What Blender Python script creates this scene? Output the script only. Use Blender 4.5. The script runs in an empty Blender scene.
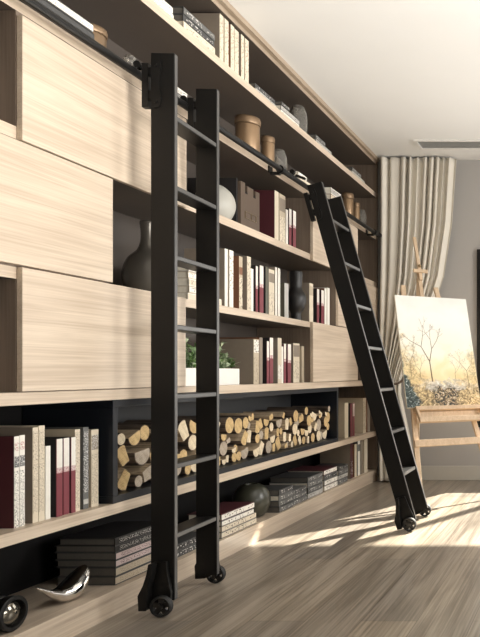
import bpy, bmesh, math, random
from mathutils import Vector, Matrix
random.seed(7)
C = bpy.context.scene.collection
PI = math.pi
F = 680.0; EYE = 0.93
def S(px, X=1.83):            # distance along the bookcase of a column seen on the plane x = -X
    return F * X / (585.0 - px)

# ------------------------------------------------------------------ helpers
def tag(o, label=None, cat=None, group=None, kind=None):
    if label: o['label'] = label
    if cat: o['category'] = cat
    if group: o['group'] = group
    if kind: o['kind'] = kind
    return o
def thing(name, label, cat, loc=(0, 0, 0), rot=(0, 0, 0), group=None):
    o = bpy.data.objects.new(name, None); C.objects.link(o)
    o.location = loc; o.rotation_euler = rot; o.empty_display_size = .05
    return tag(o, label, cat, group)
def obj(name, bm, mats, parent=None, smooth=False, bevel=0, label=None):
    me = bpy.data.meshes.new(name)
    bmesh.ops.recalc_face_normals(bm, faces=bm.faces[:])
    bm.to_mesh(me); bm.free()
    if not isinstance(mats, (list, tuple)): mats = [mats]
    for m in mats: me.materials.append(m)
    if smooth:
        for p in me.polygons: p.use_smooth = True
    o = bpy.data.objects.new(name, me); C.objects.link(o)
    if parent: o.parent = parent
    if bevel:
        md = o.modifiers.new('bevel', 'BEVEL'); md.width = bevel; md.segments = 2; md.limit_method = 'ANGLE'
    if label: o['label'] = label
    return o
def B(): return bmesh.new()
def box(bm, x0, x1, y0, y1, z0, z1, mi=0, M=None):
    vs = [bm.verts.new((x, y, z)) for x in (x0, x1) for y in (y0, y1) for z in (z0, z1)]
    if M is not None:
        for v in vs: v.co = M @ v.co
    fs = [(0, 1, 3, 2), (4, 6, 7, 5), (0, 4, 5, 1), (2, 3, 7, 6), (0, 2, 6, 4), (1, 5, 7, 3)]
    for f in fs:
        fc = bm.faces.new([vs[i] for i in f]); fc.material_index = mi
    return bm
def boxes(*bs):
    bm = B()
    for b in bs: box(bm, *b)
    return bm
def bar(bm, a, b, w, t, side=Vector((1, 0, 0)), mi=0):   # straight bar of w x t section from a to b
    a, b = Vector(a), Vector(b); d = (b - a); L = d.length; d.normalize()
    s = side - d * side.dot(d); s.normalize(); n = d.cross(s)
    M = Matrix((( s.x, n.x, d.x, a.x), (s.y, n.y, d.y, a.y), (s.z, n.z, d.z, a.z), (0, 0, 0, 1)))
    return box(bm, -w/2, w/2, -t/2, t/2, 0, L, mi, M)
def prism(bm, pts, axis, a0, a1, mi=0):     # polygon pts extruded along axis 'x','y','z'
    def P(u, v, a): return {'x': (a, u, v), 'y': (u, a, v), 'z': (u, v, a)}[axis]
    lo = [bm.verts.new(P(u, v, a0)) for u, v in pts]; hi = [bm.verts.new(P(u, v, a1)) for u, v in pts]
    n = len(pts)
    bm.faces.new(lo).material_index = mi; bm.faces.new(hi).material_index = mi
    for i in range(n):
        bm.faces.new((lo[i], lo[(i+1) % n], hi[(i+1) % n], hi[i])).material_index = mi
    return bm
def lathe(bm, prof, c=(0, 0, 0), seg=32, axis='z', mi=0, cap=True):   # prof: (r, h)
    rings = []
    for r, h in prof:
        ring = []
        for i in range(seg):
            a = 2*PI*i/seg; u, v = r*math.cos(a), r*math.sin(a)
            p = {'z': (u, v, h), 'y': (u, h, v), 'x': (h, u, v)}[axis]
            ring.append(bm.verts.new((c[0]+p[0], c[1]+p[1], c[2]+p[2])))
        rings.append(ring)
    for k in range(len(rings)-1):
        for i in range(seg):
            j = (i+1) % seg
            f = bm.faces.new((rings[k][i], rings[k][j], rings[k+1][j], rings[k+1][i])); f.material_index = mi
    if not cap: return bm
    if prof[0][0] > 1e-4: bm.faces.new(rings[0]).material_index = mi
    if prof[-1][0] > 1e-4: bm.faces.new(rings[-1]).material_index = mi
    return bm
def tube(bm, pts, rad, seg=10, mi=0):
    pts = [Vector(p) for p in pts]; n = len(pts)
    if not isinstance(rad, (list, tuple)): rad = [rad]*n
    rings = []
    up = Vector((0.13, 0.2, 1)).normalized()
    for k in range(n):
        d = (pts[min(k+1, n-1)] - pts[max(k-1, 0)]).normalized()
        s = d.cross(up); 
        if s.length < 1e-3: s = d.cross(Vector((1, 0, 0)))
        s.normalize(); t = s.cross(d)
        rings.append([bm.verts.new(pts[k] + rad[k]*(math.cos(2*PI*i/seg)*s + math.sin(2*PI*i/seg)*t)) for i in range(seg)])
    for k in range(n-1):
        for i in range(seg):
            j = (i+1) % seg
            bm.faces.new((rings[k][i], rings[k][j], rings[k+1][j], rings[k+1][i])).material_index = mi
    bm.faces.new(rings[0]); bm.faces.new(rings[-1])
    return bm

# ------------------------------------------------------------------ materials
def newmat(name):
    m = bpy.data.materials.new(name); m.use_nodes = True
    nt = m.node_tree; b = nt.nodes['Principled BSDF']
    return m, nt, b
CACHE = {}
def plain(name, col, rough=.5, metal=0, noise=.12, scale=30, spec=.5):
    key = (name, col, rough, metal)
    if key in CACHE: return CACHE[key]
    m, nt, b = newmat(name)
    tc = nt.nodes.new('ShaderNodeTexCoord'); ns = nt.nodes.new('ShaderNodeTexNoise')
    ns.inputs['Scale'].default_value = scale; ns.inputs['Detail'].default_value = 4
    nt.links.new(tc.outputs['Object'], ns.inputs['Vector'])
    rp = nt.nodes.new('ShaderNodeMix'); rp.data_type = 'RGBA'
    rp.inputs['A'].default_value = tuple(c*(1-noise) for c in col) + (1,)
    rp.inputs['B'].default_value = tuple(min(1, c*(1+noise)) for c in col) + (1,)
    nt.links.new(ns.outputs['Fac'], rp.inputs['Factor'])
    nt.links.new(rp.outputs['Result'], b.inputs['Base Color'])
    b.inputs['Roughness'].default_value = rough; b.inputs['Metallic'].default_value = metal
    b.inputs['Specular IOR Level'].default_value = spec
    CACHE[key] = m
    return m
def wood(name, ca, cb, stretch=(14, 1.2, 14), rough=.5, bump=.08, boards=None, fine=1.0):
    m, nt, b = newmat(name); N = nt.nodes.new; L = nt.links.new
    tc = N('ShaderNodeTexCoord'); mp = N('ShaderNodeMapping'); mp.inputs['Scale'].default_value = stretch
    L(tc.outputs['Object'], mp.inputs['Vector'])
    n1 = N('ShaderNodeTexNoise'); n1.inputs['Scale'].default_value = 1.0*fine; n1.inputs['Detail'].default_value = 6; n1.inputs['Distortion'].default_value = 1.2
    L(mp.outputs['Vector'], n1.inputs['Vector'])
    mp2 = N('ShaderNodeMapping'); mp2.inputs['Scale'].default_value = tuple(s*(9 if s > 5 else 2) for s in stretch)
    L(tc.outputs['Object'], mp2.inputs['Vector'])
    n2 = N('ShaderNodeTexNoise'); n2.inputs['Scale'].default_value = 1.0; n2.inputs['Detail'].default_value = 3
    L(mp2.outputs['Vector'], n2.inputs['Vector'])
    mx = N('ShaderNodeMath'); mx.operation = 'MULTIPLY_ADD'; mx.inputs[1].default_value = .55
    L(n1.outputs['Fac'], mx.inputs[0])
    m2 = N('ShaderNodeMath'); m2.operation = 'MULTIPLY'; m2.inputs[1].default_value = .45
    L(n2.outputs['Fac'], m2.inputs[0]); L(m2.outputs[0], mx.inputs[2])
    cr = N('ShaderNodeValToRGB'); cr.color_ramp.elements[0].position = .39; cr.color_ramp.elements[1].position = .59
    cr.color_ramp.elements[0].color = cb + (1,); cr.color_ramp.elements[1].color = ca + (1,)
    L(mx.outputs[0], cr.inputs['Fac'])
    out = cr.outputs['Color']
    if boards:
        bk = N('ShaderNodeTexBrick'); mb = N('ShaderNodeMapping')
        mb.inputs['Rotation'].default_value = (0, 0, PI/2)
        L(tc.outputs['Object'], mb.inputs['Vector']); L(mb.outputs['Vector'], bk.inputs['Vector'])
        bk.inputs['Scale'].default_value = 1; bk.inputs['Brick Width'].default_value = boards[0]; bk.inputs['Row Height'].default_value = boards[1]
        bk.inputs['Mortar Size'].default_value = .0015; bk.inputs['Mortar Smooth'].default_value = .2
        bk.inputs['Color1'].default_value = (.80, .80, .82, 1); bk.inputs['Color2'].default_value = (1.12, 1.08, 1.02, 1); bk.inputs['Mortar'].default_value = (.5, .48, .45, 1)
        mm = N('ShaderNodeMix'); mm.data_type = 'RGBA'; mm.blend_type = 'MULTIPLY'; mm.inputs['Factor'].default_value = 1
        L(out, mm.inputs['A']); L(bk.outputs['Color'], mm.inputs['B']); out = mm.outputs['Result']
    L(out, b.inputs['Base Color'])
    b.inputs['Roughness'].default_value = rough
    if bump:
        bp = N('ShaderNodeBump'); bp.inputs['Strength'].default_value = bump; bp.inputs['Distance'].default_value = .01
        L(mx.outputs[0], bp.inputs['Height']); L(bp.outputs['Normal'], b.inputs['Normal'])
    return m
def lettering(name, col, ink, dens=.5, sz=190, sy=260):   # rows of small glyph-like marks
    key = ('let', name, col, ink, dens, sz)
    if key in CACHE: return CACHE[key]
    m, nt, b = newmat(name); N = nt.nodes.new; L = nt.links.new
    tc = N('ShaderNodeTexCoord'); mp = N('ShaderNodeMapping'); mp.inputs['Scale'].default_value = (1, sy, sz)
    L(tc.outputs['Object'], mp.inputs['Vector'])
    n = N('ShaderNodeTexNoise'); n.inputs['Scale'].default_value = 1; n.inputs['Detail'].default_value = 1
    L(mp.outputs['Vector'], n.inputs['Vector'])
    cr = N('ShaderNodeValToRGB'); cr.color_ramp.interpolation = 'CONSTANT'
    cr.color_ramp.elements[0].color = col + (1,); cr.color_ramp.elements[1].position = dens; cr.color_ramp.elements[1].color = ink + (1,)
    L(n.outputs['Fac'], cr.inputs['Fac']); L(cr.outputs['Color'], b.inputs['Base Color']); b.inputs['Roughness'].default_value = .6
    CACHE[key] = m
    return m

OAK = wood('light_oak', (.63, .525, .41), (.49, .39, .295), (20, 1.0, 20), .42, .06)
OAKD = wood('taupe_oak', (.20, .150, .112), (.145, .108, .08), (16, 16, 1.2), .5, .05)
FLOOR = wood('grey_brown_oak_floor', (.35, .305, .25), (.155, .130, .102), (11, .8, 11), .30, .15, boards=(1.7, .21))
BACK = plain('taupe_lining', (.085, .071, .061), .30, 0, .08, 6)
OAKM = wood('mid_oak', (.40, .32, .24), (.30, .235, .17), (16, 1.0, 16), .45, .05)
SHADE_UNDER = plain('shaded_underside', (.085, .068, .055), .4, 0, .08, 6)  # shade beneath the boards, put into a darker underside colour
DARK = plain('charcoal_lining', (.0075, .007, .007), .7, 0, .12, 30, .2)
EDGE = plain('lit_grey_edge', (.075, .073, .07), .4, 0, .1, 40)  # window light on the black ladder edges, painted as lighter grey
BLACK = plain('black_powder_coat', (.0075, .007, .0065), .42, 0, .15, 60, .28)
NAVY = plain('blue_black_steel', (.0085, .0105, .015), .4, 0, .12, 30, .35)
CHROME = plain('polished_silver', (.80, .78, .75), .08, 1, .02)
STEELB = plain('dark_steel', (.05, .05, .05), .3, .8)
CEIL = plain('white_ceiling_paint', (.87, .87, .855), .9, 0, .02, 3)
GREY = plain('warm_grey_wall_paint', (.42, .405, .39), .9, 0, .03, 4)
SKIRT = plain('pale_grey_skirting', (.50, .48, .43), .6, 0, .03)
PAGES = plain('paper_pages', (.76, .71, .61), .8, 0, .15, 90)
PINE = wood('pale_easel_beech', (.66, .50, .34), (.55, .40, .26), (30, 30, 3), .5, .03)

# ------------------------------------------------------------------ the room
H = 2.78; D = 5.90; XL = -2.17; XR = 2.6; Y0 = -1.2
def struct(name, bm, mats, **k):
    o = obj(name, bm, mats, **k); o['kind'] = 'structure'; return o
struct('floor', boxes((XL-.1, XR+.1, Y0, D+.12, -.08, 0)), FLOOR)
struct('ceiling', boxes((XL-.1, XR+.1, Y0, D+.12, H, H+.1)), CEIL)
struct('wall_left', boxes((XL-.1, XL, Y0, D, 0, H)), GREY)
WX0, WX1, WZ0, WZ1 = -.935, 2.0, .46, 2.0
struct('wall_back', boxes((XL-.1, WX0, D, D+.12, 0, H), (WX1, XR+.1, D, D+.12, 0, H), (WX0, WX1, D, D+.12, 0, WZ0), (WX0, WX1, D, D+.12, WZ1, H)), GREY)
RY0, RY1, RZ0, RZ1 = -.7, 3.0, 1.0, 2.65
QY0, QY1 = 3.5, 4.9  # extra opening, added to let light onto the painting
struct('wall_right', boxes((XR, XR+.1, Y0, RY0, 0, H), (XR, XR+.1, RY1, QY0, 0, H), (XR, XR+.1, QY1, D, 0, H), (XR, XR+.1, QY0, QY1, 0, RZ0), (XR, XR+.1, QY0, QY1, RZ1, H), (XR, XR+.1, RY0, RY1, 0, RZ0), (XR, XR+.1, RY0, RY1, RZ1, H)), GREY)
struct('wall_front', boxes((XL-.1, XR+.1, Y0-.1, Y0, 0, H)), GREY)
struct('baseboard_back', boxes((-1.77, XR, D-.015, D, 0, .125)), SKIRT, bevel=.003)
def glass_mat():
    m, nt, b = newmat('window_glass'); N = nt.nodes.new
    out = nt.nodes['Material Output']; t = N('ShaderNodeBsdfTransparent'); g = N('ShaderNodeBsdfGlossy'); g.inputs['Roughness'].default_value = .02
    mx = N('ShaderNodeMixShader'); mx.inputs[0].default_value = .05
    nt.links.new(t.outputs[0], mx.inputs[1]); nt.links.new(g.outputs[0], mx.inputs[2])
    nt.links.new(mx.outputs[0], out.inputs['Surface']); nt.nodes.remove(b); return m
GLASS = glass_mat()
bm = B()
for (a, b_, c, d) in ((WX0, WX0+.17, WZ0, WZ1), (WX1-.06, WX1, WZ0, WZ1), (WX0+.17, WX1-.06, WZ0, WZ0+.06), (WX0+.17, WX1-.06, WZ1-.06, WZ1),  # left stile made extra wide to hold the sun off the plinth
                      (-.14, -.07, WZ0+.06, WZ1-.06), (.62, .69, WZ0+.06, WZ1-.06), (1.33, 1.39, WZ0+.06, WZ1-.06)):
    box(bm, a, b_, D-.02, D+.05, c, d)
w = struct('window_1', bm, BLACK)
obj('pane', boxes((WX0+.17, WX1-.06, D+.012, D+.018, WZ0+.06, WZ1-.06)), GLASS, w)
bm = B()
for (a, b_, c, d) in ((RY0, RY0+.06, RZ0, RZ1), (RY1-.06, RY1, RZ0, RZ1), (RY0, RY1, RZ0, RZ0+.06), (RY0, RY1, RZ1-.06, RZ1), (.5, .56, RZ0, RZ1), (1.74, 1.80, RZ0, RZ1)):
    box(bm, XR+.02, XR+.08, a, b_, c, d)
struct('window_2', bm, BLACK)
bm = B()
for (a, b_, c, d) in ((QY0, QY0+.06, RZ0, RZ1), (QY1-.06, QY1, RZ0, RZ1), (QY0, QY1, RZ0, RZ0+.06), (QY0, QY1, RZ1-.06, RZ1)):
    box(bm, XR+.02, XR+.08, a, b_, c, d)
struct('added_window', bm, BLACK)  # unseen window, added to brighten the painting and far shelves

# air vent on the ceiling
v = thing('air_vent', 'white slatted air vent set in the ceiling near the back wall', 'vent', (-1.02, 5.49, H))
obj('frame', boxes((-.34, .6, -.11, -.085, -.012, 0), (-.34, .6, .085, .11, -.012, 0), (-.34, -.315, -.085, .085, -.012, 0), (.575, .6, -.085, .085, -.012, 0)), plain('vent_white', (.80, .79, .76), .6), v)
bm = B()
for i in range(6):
    y = -.085 + .17*(i+.5)/6
    bm2 = box(bm, -.315, .575, -.011, .011, -.001, .001, 0, Matrix.Translation((0, y, -.006)) @ Matrix.Rotation(.6, 4, 'X'))
obj('slats', bm, plain('vent_slat_grey', (.62, .61, .58), .6), v)
obj('duct', boxes((-.315, .575, -.085, .085, -.0012, -.0002)), plain('vent_duct', (.30, .30, .29), .9), v)

# ------------------------------------------------------------------ bookcase
XB, XF = -2.15, -1.80
YA, YE = 1.2, 5.86
bc = thing('bookcase', 'long built-in oak bookcase with open shelves along the left wall', 'bookcase', (0, 0, 0))
def shelf(z0, z1, front=XF, y1=YE):
    bm = boxes((XB, front, YA, y1, z0, z1)); bm.faces.ensure_lookup_table(); bm.faces[4].material_index = 1  # bottom face gets the painted shade colour
    obj('shelf', bm, [OAK, SHADE_UNDER], bc)
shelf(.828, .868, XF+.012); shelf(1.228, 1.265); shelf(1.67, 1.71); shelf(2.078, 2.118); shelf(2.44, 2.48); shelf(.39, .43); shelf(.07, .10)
obj('plinth', boxes((XF-.03, XF-.006, YA, YE, 0, .0695)), OAK, bc)
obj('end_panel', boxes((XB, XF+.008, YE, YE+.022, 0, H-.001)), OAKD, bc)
bm = boxes((XB, XF, YA, YE, 2.725, 2.75), (XB, XF+.025, YA, YE, 2.7505, H-.001)); bm.faces.ensure_lookup_table(); bm.faces[4].material_index = 1  # crown's lower face carries the same painted shade
obj('crown', bm, [OAKM, SHADE_UNDER], bc, label='oak crown strip under the ceiling')
obj('back_panel', boxes((XL+.001, XB-.0002, YA, YE+.022, .868, H-.001)), BACK, bc)
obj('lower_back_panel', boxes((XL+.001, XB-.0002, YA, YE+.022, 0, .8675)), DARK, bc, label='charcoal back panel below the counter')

def cabinet(label, y0, y1, z0, z1, cz0, cz1, group='oak cabinet blocks in the bookcase'):
    t = thing('wall_cabinet', label, 'cabinet', (XF, y0, z0), group=group)
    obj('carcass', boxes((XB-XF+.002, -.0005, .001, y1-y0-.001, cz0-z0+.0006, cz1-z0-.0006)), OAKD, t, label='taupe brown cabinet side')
    obj('door', boxes((.0006, .020, .002, y1-y0-.002, .003, z1-z0-.003)), OAK, t, bevel=.002)
cabinet('large pale oak cabinet directly under the rail at upper left', 2.150, 3.041, 1.664, 2.066, 1.71, 2.078)
cabinet('pale oak cabinet at left, middle of three stacked, ending beside the bronze vase', 1.68, 2.567, 1.268, 1.664, 1.265, 1.67)
cabinet('pale oak cabinet standing on the counter at lower left, behind the upright ladder', 2.150, 3.035, .868, 1.268, .868, 1.228)
cabinet('pale oak cabinet under the rail, half hidden behind the top of the leaning ladder', 4.45, 5.332, 1.664, 2.066, 1.71, 2.078)
cabinet('pale oak cabinet in the middle row at the far end, behind the leaning ladder', 4.905, 5.855, 1.268, 1.664, 1.265, 1.67)
cabinet('pale oak cabinet standing on the counter at right, left of the leaning ladder', 4.45, 5.332, .868, 1.268, .868, 1.228)

# ------------------------------------------------------------------ rail
PX, PZ, PR = -1.735, 2.09, .0155
rail = thing('ladder_rail', 'long black steel ladder rail running along the bookcase front', 'rail', (PX, 0, PZ))
bm = B(); tube(bm, [(0, 1.75, 0), (0, 5.738, 0)], PR, 16)
obj('pipe', bm, BLACK, rail, smooth=False)
bm = B(); lathe(bm, [(.018, 5.715), (.022, 5.720), (.022, 5.738), (.018, 5.744)], axis='y', seg=20); obj('end_cap', bm, BLACK, rail)
for y in (2.02, 3.88, 5.60):
    bm = boxes((XF-PX+.0005, XF-PX+.008, y-.022, y+.022, -.02, .018), (XF-PX+.008, -.004, y-.009, y+.009, -.03, -.014))
    lathe(bm, [(.0225, y-.016), (.0225, y+.016)], axis='y', seg=18)
    obj('bracket', bm, BLACK, rail)

# ------------------------------------------------------------------ ladders
def ladder(label, x, y, yaw, lean, hook, top_z):
    t = thing('library_ladder', label, 'ladder', (x, y, 0), (0, 0, yaw), group='black rolling library ladders')
    R = Matrix.Rotation(-lean, 4, 'Y')
    half = .165; TH = .024; W = .088
    def lp(bm):
        for vv in bm.verts: vv.co = R @ vv.co
        return bm
    for s in (-1, 1):
        y0 = s*half - TH/2
        r = obj('side_rail', lp(boxes((-W/2, W/2, y0, y0+TH, .052, top_z))), BLACK, t, bevel=.002)
        obj('lit_edge_strip', lp(boxes((W/2+.0002, W/2+.0012, y0+.003, y0+TH-.003, .054, top_z-.002))), EDGE, r)  # thin strip painting the lit front edge of the rail
        out = s*(half + TH/2)
        # curved hanger plate with two rivets on the outer face
        pts = [(a_, b_ + top_z - 2.165) for a_, b_ in [(-.040, 2.13), (-.020, 2.14), (-.006, 2.13), (-.002, 2.10), (-.008, 2.07), (-.008, 2.02), (-.002, 1.985), (-.010, 1.955), (-.032, 1.95), (-.040, 1.97), (-.041, 2.04)]]
        bm = B(); prism(bm, pts, 'y', out, out + s*.005)
        for zz in (top_z-.05, top_z-.19): lathe(bm, [(.007, out+s*.005), (.006, out+s*.009)], c=(-.022, 0, zz), axis='y', seg=12)
        obj('hanger_plate', lp(bm), BLACK, t)
        # hook block reaching back to the rail
        yy = out - s*.012; dz = top_z - 2.165
        bm = B(); box(bm, -.078, -.054, yy-.012, yy+.012, 1.955+dz, 2.125+dz)
        box(bm, -.054, -W/2+.001, yy-.010, yy+.010, 1.985+dz, 2.02+dz); box(bm, -.054, -W/2+.001, yy-.010, yy+.010, 2.08+dz, 2.11+dz)
        lp(bm)
        obj('hook', bm, BLACK, t)
        # roller that sits on the pipe
        top = R @ Vector((-.07, yy, 2.11))
        hx = PX - x
        bm = B()
        if hook > .02: bar(bm, (top.x+.006, yy, PZ-.01), (hx+.019, yy, PZ+.01), .014, .014, Vector((0, 1, 0)))
        lathe(bm, [(.014, yy-.012), (.014, yy-.008), (.011, yy-.005), (.011, yy+.005), (.014, yy+.008), (.014, yy+.012)], c=(hx, 0, PZ+PR+.0145), axis='y', seg=20)
        obj('roller', bm, BLACK, t)
        # castor bracket and wheel
        c0 = out; c1 = out + s*.034
        pts = [(-.026, .205), (.022, .205), (.028, .15), (.040, .085), (.038, .056), (-.02, .030), (-.060, .028), (-.063, .085), (-.044, .122), (-.032, .165)]
        bm = B(); prism(bm, pts, 'y', c0, c1 - s*.018)
        prism(bm, [(-.026, .205), (-.010, .205), (-.016, .16), (-.026, .12), (-.034, .028), (-.062, .028), (-.065, .086), (-.046, .124), (-.033, .166)], 'y', c1 - s*.018, c1 + s*.016)
        obj('castor_bracket', lp(bm), BLACK, t, bevel=.002)
        wc = (R @ Vector((0, 0, .0))).x
        wy = c1 - s*.002
        wx = (R @ Vector((.014, 0, .05))).x
        bm = B(); lathe(bm, [(.031, wy-.012), (.037, wy-.013), (.040, wy-.008), (.0405, wy), (.040, wy+.008), (.037, wy+.013), (.031, wy+.012), (.031, wy-.012)], c=(wx, 0, .0408), axis='y', seg=28, cap=False)
        wh = obj('wheel', bm, plain('black_rubber', (.010, .010, .010), .6), t)
        bm = B(); lathe(bm, [(.010, wy-.014), (.010, wy+.014)], c=(wx, 0, .0408), axis='y', seg=14)
        for k in range(5):
            a = 2*PI*k/5 + .3
            bar(bm, (wx, wy, .0408), (wx+.0315*math.cos(a), wy, .0408+.0315*math.sin(a)), .008, .020, Vector((0, 1, 0)))
        obj('hub', bm, STEELB, wh)
    for i in range(7):
        z = .307 + .2705*i
        p = R @ Vector((0, 0, z)) if lean == 0 else R @ Vector((0, 0, .345 + .2625*i))
        tr = obj('tread', boxes((p.x-.043, p.x+.042, -half+TH/2+.0005, half-TH/2-.0005, p.z-.020, p.z)), BLACK, t, bevel=.002)
        obj('lit_edge_strip', boxes((p.x+.0422, p.x+.0432, -half+TH/2+.001, half-TH/2-.001, p.z-.017, p.z-.003)), EDGE, tr)  # painted highlight along the tread's front edge
    return t
ladder('black ladder standing upright at left, in front of the pale cabinets and the round vase', -1.638, 2.80, math.radians(2.6), 0, .10, 2.165)
ladder('black ladder leaning out from the rail with its wheels on the sunlit floor', -1.035, 4.205, math.radians(1.0), math.radians(15.5), .16, 2.128)

# ------------------------------------------------------------------ firewood box and logs
FY0, FY1 = 2.593, 4.965; FZ0, FZ1 = .4306, .8276
fb = thing('firewood_box', 'long blue-black metal box holding firewood under the counter', 'firewood box', (XF, FY0, FZ0))
T = .028; LY = FY1-FY0; LZ = FZ1-FZ0; DX = XB-XF+.004
obj('frame', boxes((DX, 0, 0, LY, 0, T), (DX, 0, 0, LY, LZ-T, LZ), (DX, 0, 0, T, T, LZ-T), (DX, 0, LY-T, LY, T, LZ-T)), NAVY, fb, bevel=.002)
obj('back', boxes((DX, DX+.01, T, LY-T, T, LZ-T)), plain('box_back_steel', (.045, .047, .05), .5), fb)

def bark_mat():
    m, nt, b = newmat('rough_bark'); N = nt.nodes.new; L = nt.links.new
    tc = N('ShaderNodeTexCoord'); mp = N('ShaderNodeMapping'); mp.inputs['Scale'].default_value = (6, 60, 60)
    L(tc.outputs['Object'], mp.inputs['Vector']); n = N('ShaderNodeTexNoise'); n.inputs['Scale'].default_value = 1; n.inputs['Detail'].default_value = 5
    L(mp.outputs['Vector'], n.inputs['Vector'])
    cr = N('ShaderNodeValToRGB'); cr.color_ramp.elements[0].color = (.025, .017, .012, 1); cr.color_ramp.elements[1].color = (.19, .135, .095, 1)
    cr.color_ramp.elements[0].position = .35; cr.color_ramp.elements[1].position = .72
    L(n.outputs['Fac'], cr.inputs['Fac']); L(cr.outputs['Color'], b.inputs['Base Color']); b.inputs['Roughness'].default_value = .9
    bp = N('ShaderNodeBump'); bp.inputs['Strength'].default_value = .6; bp.inputs['Distance'].default_value = .01; L(n.outputs['Fac'], bp.inputs['Height']); L(bp.outputs['Normal'], b.inputs['Normal'])
    return m
def cut_mat(name, lo, hi):
    m, nt, b = newmat(name); N = nt.nodes.new; L = nt.links.new
    tc = N('ShaderNodeTexCoord'); mp = N('ShaderNodeMapping'); mp.inputs['Scale'].default_value = (0, 1, 1)
    L(tc.outputs['Object'], mp.inputs['Vector'])
    wv = N('ShaderNodeTexWave'); wv.wave_type = 'RINGS'; wv.rings_direction = 'X'; wv.inputs['Scale'].default_value = 55; wv.inputs['Distortion'].default_value = 2.5; wv.inputs['Detail'].default_value = 3
    L(mp.outputs['Vector'], wv.inputs['Vector'])
    n = N('ShaderNodeTexNoise'); n.inputs['Scale'].default_value = 45; L(tc.outputs['Object'], n.inputs['Vector'])
    mx = N('ShaderNodeMix'); mx.data_type = 'FLOAT'; mx.inputs['Factor'].default_value = .6; L(wv.outputs['Fac'], mx.inputs['A']); L(n.outputs['Fac'], mx.inputs['B'])
    cr = N('ShaderNodeValToRGB'); cr.color_ramp.elements[0].color = lo + (1,); cr.color_ramp.elements[1].color = hi + (1,)
    cr.color_ramp.elements[0].position = .25; cr.color_ramp.elements[1].position = .6
    L(mx.outputs['Result'], cr.inputs['Fac']); L(cr.outputs['Color'], b.inputs['Base Color']); b.inputs['Roughness'].default_value = .8
    return m
BARK = bark_mat()
CUTS = {'honey': cut_mat('honey_end_grain', (.30, .18, .065), (.68, .50, .25)), 'cream': cut_mat('cream_end_grain', (.45, .35, .22), (.80, .69, .50)),
        'greyish': cut_mat('grey_end_grain', (.22, .17, .13), (.48, .41, .32))}
SPLIT = cut_mat('split_wood_face', (.30, .22, .14), (.62, .48, .32))
rl = random.Random(31)
placed = []   # (y, z, r, layer)
fl = FZ0 + T
ya, yb = FY0 + T + .002, FY1 - T - .002
def low_z(y, r, cur):
    z = fl + r
    for (py, pz, pr, pl) in placed + cur:
        dy = abs(py-y); R_ = pr + r + .0006
        if dy < R_: z = max(z, pz + math.sqrt(R_*R_ - dy*dy))
    return z
for layer in range(5):
    cur = []; y = ya
    while True:
        r = rl.choice([.026, .034, .040, .046, .052]) if y < 3.2 and layer < 3 else rl.choice([.022, .028, .034, .040, .045])
        best = None
        for k in range(16):
            yy = y + r + k*.006
            if yy > yb - r: break
            zz = low_z(yy, r, cur)
            cost = zz - .0 + k*.004
            if best is None or cost < best[0]: best = (cost, yy, zz)
        if best is None: break
        frac = (best[1]-ya)/(yb-ya)
        topz = fl + (.272 if frac < .55 else .25)
        if best[2] + r <= topz: cur.append((best[1], best[2], r, layer))
        y = best[1] + r*.75
    placed += cur
LAYN = ['bottom layer', 'second layer', 'third layer', 'fourth layer', 'top layer']
ORD = ['first', 'second', 'third', 'fourth', 'fifth', 'sixth', 'seventh', 'eighth', 'ninth', 'tenth', 'eleventh', 'twelfth', 'thirteenth', 'fourteenth', 'fifteenth', 'sixteenth', 'seventeenth', 'eighteenth', 'nineteenth', 'twentieth']
def ordn(i):
    if i < 20: return ORD[i]
    t_, u = divmod(i+1, 10)
    base = {2: 'twent', 3: 'thirt', 4: 'fort', 5: 'fift', 6: 'sixt'}[t_]
    return base + 'ieth' if u == 0 else base + 'y-' + ORD[u-1]
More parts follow.
